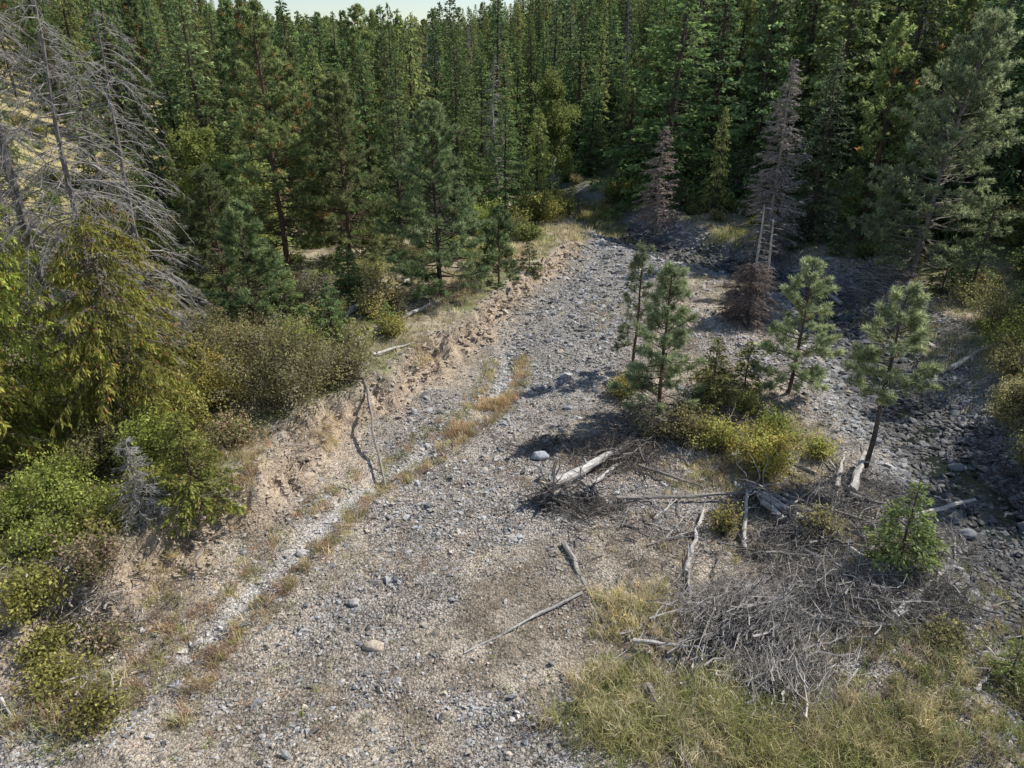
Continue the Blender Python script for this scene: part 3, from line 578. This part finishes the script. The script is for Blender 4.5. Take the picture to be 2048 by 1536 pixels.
LG=[((-7.0,30.2),(-4.7,22.2),.08,DWc,.3,.05),((-10.4,35.3),(-6.8,45),.22,A([.52,.48,.42]),.1,.1),((-7.7,34.7),(-4.4,40.4),.14,GW,.1,.1),((-6.8,31.8),(-4.3,35.2),.07,GW,.1,.1),
((1.4,21.7),(4.6,25.0),.22,A([.52,.49,.45]),.25,.1),((4.5,24.9),(6.8,28.8),.14,DWc,.1,.1),((2.4,21.6),(4.2,23.9),.11,GW,.1,.1),((3.8,21.4),(9.6,21.8),.08,DWc,.1,.2),
((1.7,18.9),(2.6,15.3),.09,A([.34,.32,.29]),.02,.02),((2.1,16.4),(-1.3,14.2),.045,A([.42,.39,.36]),.02,.0),((12.5,21.8),(13.9,24.0),.15,GW,.1,.5),((12.1,22.1),(13.2,24.2),.10,GW,.05,.3),
((5.4,17.3),(6.8,20.8),.09,GW,.02,.15),((7.6,18.6),(8.6,21.7),.09,GW,.02,.3),((10.9,15.4),(13.5,17.5),.15,GW,.05,.1),((6.4,15.7),(12.3,14.8),.09,DWc,.3,.1),
((14,20.4),(17.6,22.4),.11,GW,.15,.3),((12.3,21.6),(15.0,20.7),.11,DWc,.1,.1),((3.4,12.9),(4.0,10.6),.13,A([.2,.18,.16]),.15,.1),((3.3,14.4),(5.4,14.1),.06,GW,.2,.2),
((23.0,33.8),(25.6,34.9),.17,A([.5,.47,.43]),.1,.1),((22.0,45),(21.4,49),.13,GW,.2,.3),((-13.6,13.3),(-12.3,12.2),.05,A([.5,.47,.43]),.1,.05),((11.6,22.9),(9.6,25.8),.1,DWc,.2,.2),((5,23.6),(7.2,22.4),.07,DWc,.2,.1),((12.5,32),(12.7,35),.1,GW,.1,.1),
((9.0,21.2),(11.2,18.0),.15,GW,.3,.1),((9.4,21.3),(11.9,18.9),.11,DWc,.3,.1),((8.9,20.9),(10.4,17.6),.10,GW,.25,.1),((9.8,21.4),(12.4,20.0),.08,DWc,.3,.15)]
for k,(a_,b_,r_,c_,z0,z1) in enumerate(LG): log(a_,b_,r_,c_,k,z0,z1)
r4=np.random.RandomState(44)
for k in range(60):
    x=3.5+12.5*r4.rand();y=12.5+12.5*r4.rand();an=r4.randn()*.8+.7;l=.8+2.0*r4.rand()
    log((x,y),(x+math.cos(an)*l,y+math.sin(an)*l),.022+.04*r4.rand(),[GW,DWc][r4.randint(2)]*(.6+.5*r4.rand()),200+k,.02,.15,stubs=2,name='fallen_branch',branches=4,taper=.3)
def rootwad(x,y,R,col,seed,n=26,name='driftwood_root_wad',zc=.4,bias=(0,0,0)):
    rs=np.random.RandomState(seed);mb=MB()
    for k in range(n):
        D=rs.randn(3)*A([1,1,.55])+A(bias);D/=np.linalg.norm(D);l=R*(.4+.8*rs.rand());P=rs.randn(3)*.1*R+A([0,0,zc]);pts=[P];d_=D.copy()
        for j in range(6):
            d_=d_+rs.randn(3)*.45;d_/=np.linalg.norm(d_);P=P+d_*l/5;P[2]=max(P[2],.03);pts.append(P)
        r0=.025+.05*rs.rand()**2;mb.tube(pts,np.linspace(r0,.008,7)*min(1,R),5,col*(.6+.8*rs.rand()),0,.15,rs)
    mb.obj(name,[WOOD],(x,y,h1(x,y)))
rootwad(1.5,21.3,1.3,A([.24,.215,.19]),1,60);rootwad(2.9,21.7,1.0,A([.3,.27,.24]),2,30)
rootwad(9.4,20.4,1.8,A([.27,.245,.22]),3,40,'driftwood_root_wad',.3,(.8,-.8,0));rootwad(8.8,21.6,1.2,A([.3,.27,.25]),4,22)
def brush(x,y,rx,ry,hh,n,seed,col=(.22,.20,.18),L0=1.3,ang=None,r0=.013):
    rs=np.random.RandomState(seed);mb=MB();an=rs.rand(n)*6.283
    if ang is not None: an=ang+rs.randn(n)*.55
    q=rs.randn(n,2)*.5;P=np.stack([q[:,0]*rx,q[:,1]*ry,hh*rs.rand(n)**1.3*np.exp(-(q**2).sum(1))],1)
    gz=H(P[:,0]+x,P[:,1]+y)-h1(x,y);P[:,2]+=gz+.03
    D=np.stack([np.cos(an),np.sin(an),rs.randn(n)*.18],1);L=L0*(.4+.9*rs.rand(n));c=A(col)*(.3+1.4*rs.rand(n,1));r=r0*(.5+2.4*rs.rand(n)**3)
    pr=P-D*L[:,None]*.5
    for k in range(4):
        nx_=pr+nrm(D+rs.randn(n,3)*A([.3,.3,.15]))*(L[:,None]/4)
        mb.sticks(pr,nx_,r*(1-.22*k),r*(1-.22*(k+1)),c,0)
        T_=nrm(D+rs.randn(n,3)*.8);mb.sticks(nx_,nx_+T_*(L[:,None]*.22),r*.45,r*.2,c*1.05,0)
        pr=nx_
    mb.obj('brush_pile',[WOOD],(x,y,h1(x,y)))
brush(6.6,15.2,2.4,1.7,.85,760,1,L0=1.9,ang=.9,col=(.27,.25,.23));brush(9.8,16.4,2.6,1.9,.8,760,2,L0=1.6,col=(.25,.23,.21));brush(9.8,18.8,2.1,1.4,.7,500,3,L0=1.4)
brush(6.8,13.1,1.7,1.1,.6,460,4,L0=1.5,ang=1.1,col=(.28,.26,.24));brush(6.0,27.0,1.9,1.7,1.2,650,5,L0=1.3,col=(.19,.17,.15));brush(4.4,24.6,1.9,1.5,.6,400,6,L0=1.5,col=(.16,.14,.12))
brush(2.6,21,1.8,1.0,.4,260,7,L0=1.2,col=(.18,.16,.14));brush(8.9,27.4,1.8,1.5,1.0,420,8,L0=1.1,col=(.17,.15,.13));brush(13.6,22.2,1.8,1.2,.4,260,9,L0=1.3)
brush(12.5,16.5,1.9,1.9,.6,380,10,L0=1.4);brush(-12.4,15.8,1.7,1.2,.6,380,11,L0=1.1,col=(.3,.265,.23));brush(-14.0,22.6,2.0,1.0,.7,300,12,L0=1.2,col=(.28,.25,.22));brush(-8.4,30.2,2,1.6,.9,400,13,L0=1.2,col=(.28,.25,.22))
brush(5,19,3.5,2.5,.08,200,14,L0=.8,col=(.2,.175,.15));brush(-6,40,3,3,.5,300,15,L0=1.4,col=(.25,.22,.19));brush(-13,44,5,5,.6,500,16,L0=1.6,col=(.25,.22,.19));brush(24,43,2,5,.6,420,17,L0=1.6,col=(.26,.23,.2));brush(25.4,47,2,2,1.8,420,18,L0=1.6,col=(.38,.35,.32),r0=.022);brush(11,21.3,3,1.2,.4,420,19,L0=1.4);brush(2,25.5,2.5,.8,.12,160,20,L0=1.2,col=(.14,.12,.1))
brush(13.5,19.2,2.4,1.6,.4,340,21,L0=1.4);brush(-8.5,24.0,.8,1.6,.4,130,22,L0=1.0,col=(.28,.25,.21));brush(-11,12.8,1.6,1.2,.3,160,23,L0=.9,col=(.3,.26,.22))
# ------------------------------------------------------------------ grass
rs=np.random.RandomState(55)
GR=[[],[],[],[]]
def addg(x,y,h,c,w=.014):
    GR[0].append(np.stack([x,y],1));GR[1].append(h);GR[2].append(c);GR[3].append(np.broadcast_to(w,(len(x),)))
def tufts(x,y,nper,h,c,spread=.1,w=.014):
    i=np.repeat(np.arange(len(x)),nper);n=len(i);ht=(.5+.9*rs.rand(len(x)))[i];ct=(.55+.85*rs.rand(len(x),1))[i]
    addg(x[i]+rs.randn(n)*spread,y[i]+rs.randn(n)*spread,h*ht*(.5+.7*rs.rand(n)),c[i]*ct*(.65+.7*rs.rand(n,1)),w)
def patch(cx,cy,rx,ry,n,h,cols,nper=26,spread=.1,ang=0,w=.016):
    q=rs.randn(n,2)*.5;x=q[:,0]*rx;y=q[:,1]*ry;ca,sa_=math.cos(ang),math.sin(ang)
    X_,Y_=cx+x*ca-y*sa_,cy+x*sa_+y*ca;cc=A(cols)[rs.randint(0,len(cols),n)]
    tufts(X_,Y_,nper,h,cc,spread,w)
G1=(.18,.215,.055);G2=(.30,.30,.10);G3=(.46,.40,.20);G4=(.14,.175,.05);OR=(.34,.225,.11);BR=(.29,.23,.15);DG=(.48,.43,.28)
patch(5.0,11.9,3.4,1.2,330,.6,[G1,G1,G2,G3,DG,G2],44,.13);patch(2.8,12.9,1.4,1.2,110,.5,[G1,G2,G3,DG],36,.12);patch(9.5,12.0,3.4,1.4,230,.5,[G1,G2,G4,G3,BR],34);patch(13.5,12.6,2.6,1.8,180,.4,[G4,G1,G2,BR])
patch(3.9,15.7,1.5,1.1,170,.45,[G3,G3,DG,G2],30);patch(11,14.2,2.8,1.3,150,.4,[G1,G4,BR,G3]);patch(7.5,11.3,3,1,200,.55,[G1,G2,G3],40,.13);patch(14.5,16,1.5,3,110,.32,[G4,BR,G2])
patch(7.0,14.5,2.4,1.2,60,.4,[BR,G2,G1]);patch(10.5,17,2.2,1.4,110,.4,[G1,BR,G2])
patch(11,19.5,3,2,140,.3,[G2,BR,G1]);patch(5.5,19.5,3,2,60,.2,[G3,BR]);patch(8.5,23,3,1.5,190,.32,[G3,G2,BR]);patch(12,27,2.5,3,140,.3,[G3,BR,G2,DG])
for t in np.linspace(0,1,26):
    yk=12.5+22*t;xk=np.interp(yk,[p[1] for p in CHAN],[p[0] for p in CHAN])
    patch(xk+.8,yk,.45,.8,int(14+14*rs.rand()),.34,[OR,G3,BR,G2],20);patch(xk-.9,yk,.5,.8,int(7+9*rs.rand()),.3,[G1,G2,G3,OR],18)
patch(-.7,29.6,.9,.4,60,.5,[G3,(.42,.3,.14)],30,ang=.5);patch(-2.3,27,.5,1.2,60,.45,[OR,G3],26,ang=-.6)
patch(-11.2,12.6,1.6,1.4,130,.38,[G2,G1,OR,G3]);patch(-16,17,2,2,220,.3,[G1,G1,G2]);patch(-14,19.5,2.5,1.5,120,.28,[G2,BR,G3]);patch(-11,22,1.5,1.5,130,.34,[G2,G3,BR,DG]);patch(-9.5,14.5,1.4,1.6,80,.28,[OR,BR,G2]);patch(-10.6,17.4,.9,1.4,70,.28,[G3,BR,G2])
patch(-9.2,20.8,.5,1.5,50,.3,[G3,BR,OR]);patch(-7.6,25.4,.5,1.4,60,.32,[G3,DG,BR]);patch(-4.6,33.5,.8,1.8,80,.3,[G3,DG,BR],w=.02)
patch(9,68,3,5,200,.6,[G1,G2,G3],20,.2,w=.03);patch(5,62,2,5,150,.6,[G3,G2,DG],20,.2,w=.03);patch(9.5,75,3,4,140,.7,[G2,(.3,.28,.06)],22,.25,w=.04);patch(1,54,2,5,180,.4,[G3,DG,BR],20,.2,w=.025)
patch(-3.6,43,1.8,4,200,.38,[G3,DG,BR,OR],20,.15,w=.02);patch(23.5,38,2,7,240,.45,[G2,G3,G4],20,.2,w=.022);patch(20,59,4,2,130,.5,[G4,G2],20,.2,w=.03);patch(15,47,2,5,110,.3,[BR,G2],16,.15,w=.022)
patch(-3,18,3,2.5,90,.16,[OR,BR,G3],14);patch(-1,23,2.5,2.5,90,.16,[BR,G3,OR],14);patch(-6.5,12.5,2.5,2,90,.2,[OR,G1,BR],14);patch(.5,12.0,1.5,1.2,40,.18,[G1,BR],14);patch(6,40,2,5,90,.25,[G3,BR,G2],14,w=.02);patch(9,36,2,3,80,.25,[G3,BR],14,w=.02)
N=34000
yy=9+70*rs.rand(N)**1.5;xx=(rs.rand(N)*2-1)*(yy*.8+3)
l_,f_,v_,c_,d_,dc_,dk_,sd_=zone(xx,yy);nn_=fbm(xx*.45,yy*.45,71,3)
pr=np.clip(v_*(.9*sst(.35,.6,nn_)+.2)+.18*(1-v_)*(1-.7*c_)*sst(.38,.60,nn_),0,1)*(dk_>2.5)*np.where(f_>.6,.3,1)
k_=rs.rand(N)<pr;xx,yy,v_=xx[k_],yy[k_],v_[k_]
pal=A([G2,G3,BR,DG,G1]);palb=A([BR,OR,G3,BR,G1]);ii=rs.randint(0,5,len(xx))
cc=np.where(v_[:,None]>.5,pal[ii],palb[ii])
i=np.repeat(np.arange(len(xx)),12);n=len(i)
addg(xx[i]+rs.randn(n)*.12,yy[i]+rs.randn(n)*.12,np.where(v_[i]>.5,.26,.14)*(.5+.8*rs.rand(n)),cc[i]*(.6+.6*rs.rand(n,1)),.010+.0005*yy[i])
xy=np.concatenate(GR[0]);h=np.concatenate(GR[1]);c=np.concatenate(GR[2]);wd=np.concatenate(GR[3]);n=len(xy)
z=H(xy[:,0],xy[:,1]);an=rs.rand(n)*6.283;ln=.15+.55*rs.rand(n)
d0=np.stack([np.cos(an)*ln,np.sin(an)*ln,1+0*an],1);P=np.stack([xy[:,0],xy[:,1],z-.02],1)
S_=np.stack([-np.sin(an+rs.randn(n)),np.cos(an+rs.randn(n)),0*an],1)*wd[:,None]*.5
M1=P+d0*(h*.55)[:,None];E=M1+np.stack([np.cos(an)*ln*1.6,np.sin(an)*ln*1.6,.8-.6*ln],1)*(h*.45)[:,None]
v=np.stack([P-S_,P+S_,M1+S_*.8,M1-S_*.8,E],1);b=np.arange(n)[:,None]*5
f=np.concatenate([b+A([0,1,2]),b+A([0,2,3]),b+A([3,2,4])],1)
mb=MB();mb.add(v,f,np.repeat(c,5,0),0);mb.obj('grass',[GRS])
# ------------------------------------------------------------------ camera, sun, sky
el,azf=math.radians(46),math.radians(26)
wld=bpy.data.worlds.new('World');scene.world=wld;wld.use_nodes=True;nt=wld.node_tree
sk=nt.nodes.new('ShaderNodeTexSky');sk.sky_type='NISHITA';sk.sun_disc=False;sk.sun_elevation=el;sk.sun_rotation=math.radians(90)-azf;sk.altitude=900
bg=nt.nodes['Background'];bg.inputs['Strength'].default_value=.14;nt.links.new(sk.outputs[0],bg.inputs['Color'])
sd=bpy.data.lights.new('sun','SUN');sd.energy=5;sd.angle=math.radians(.5);sd.color=(1,.96,.89)
so=bpy.data.objects.new('sun',sd);COL.objects.link(so)
from mathutils import Vector
dv=Vector((math.cos(el)*math.cos(azf),math.cos(el)*math.sin(azf),math.sin(el)));so.rotation_euler=dv.to_track_quat('Z','Y').to_euler();so.location=(60,50,80)
cd=bpy.data.cameras.new('camera');cd.sensor_width=36;cd.lens=24.86;cd.clip_end=4000
co=bpy.data.objects.new('camera',cd);co.location=(0,0,15);co.rotation_euler=(math.radians(64.6),0,0);COL.objects.link(co);scene.camera=co
scene.view_settings.view_transform='Standard';scene.view_settings.look='None';scene.view_settings.exposure=0
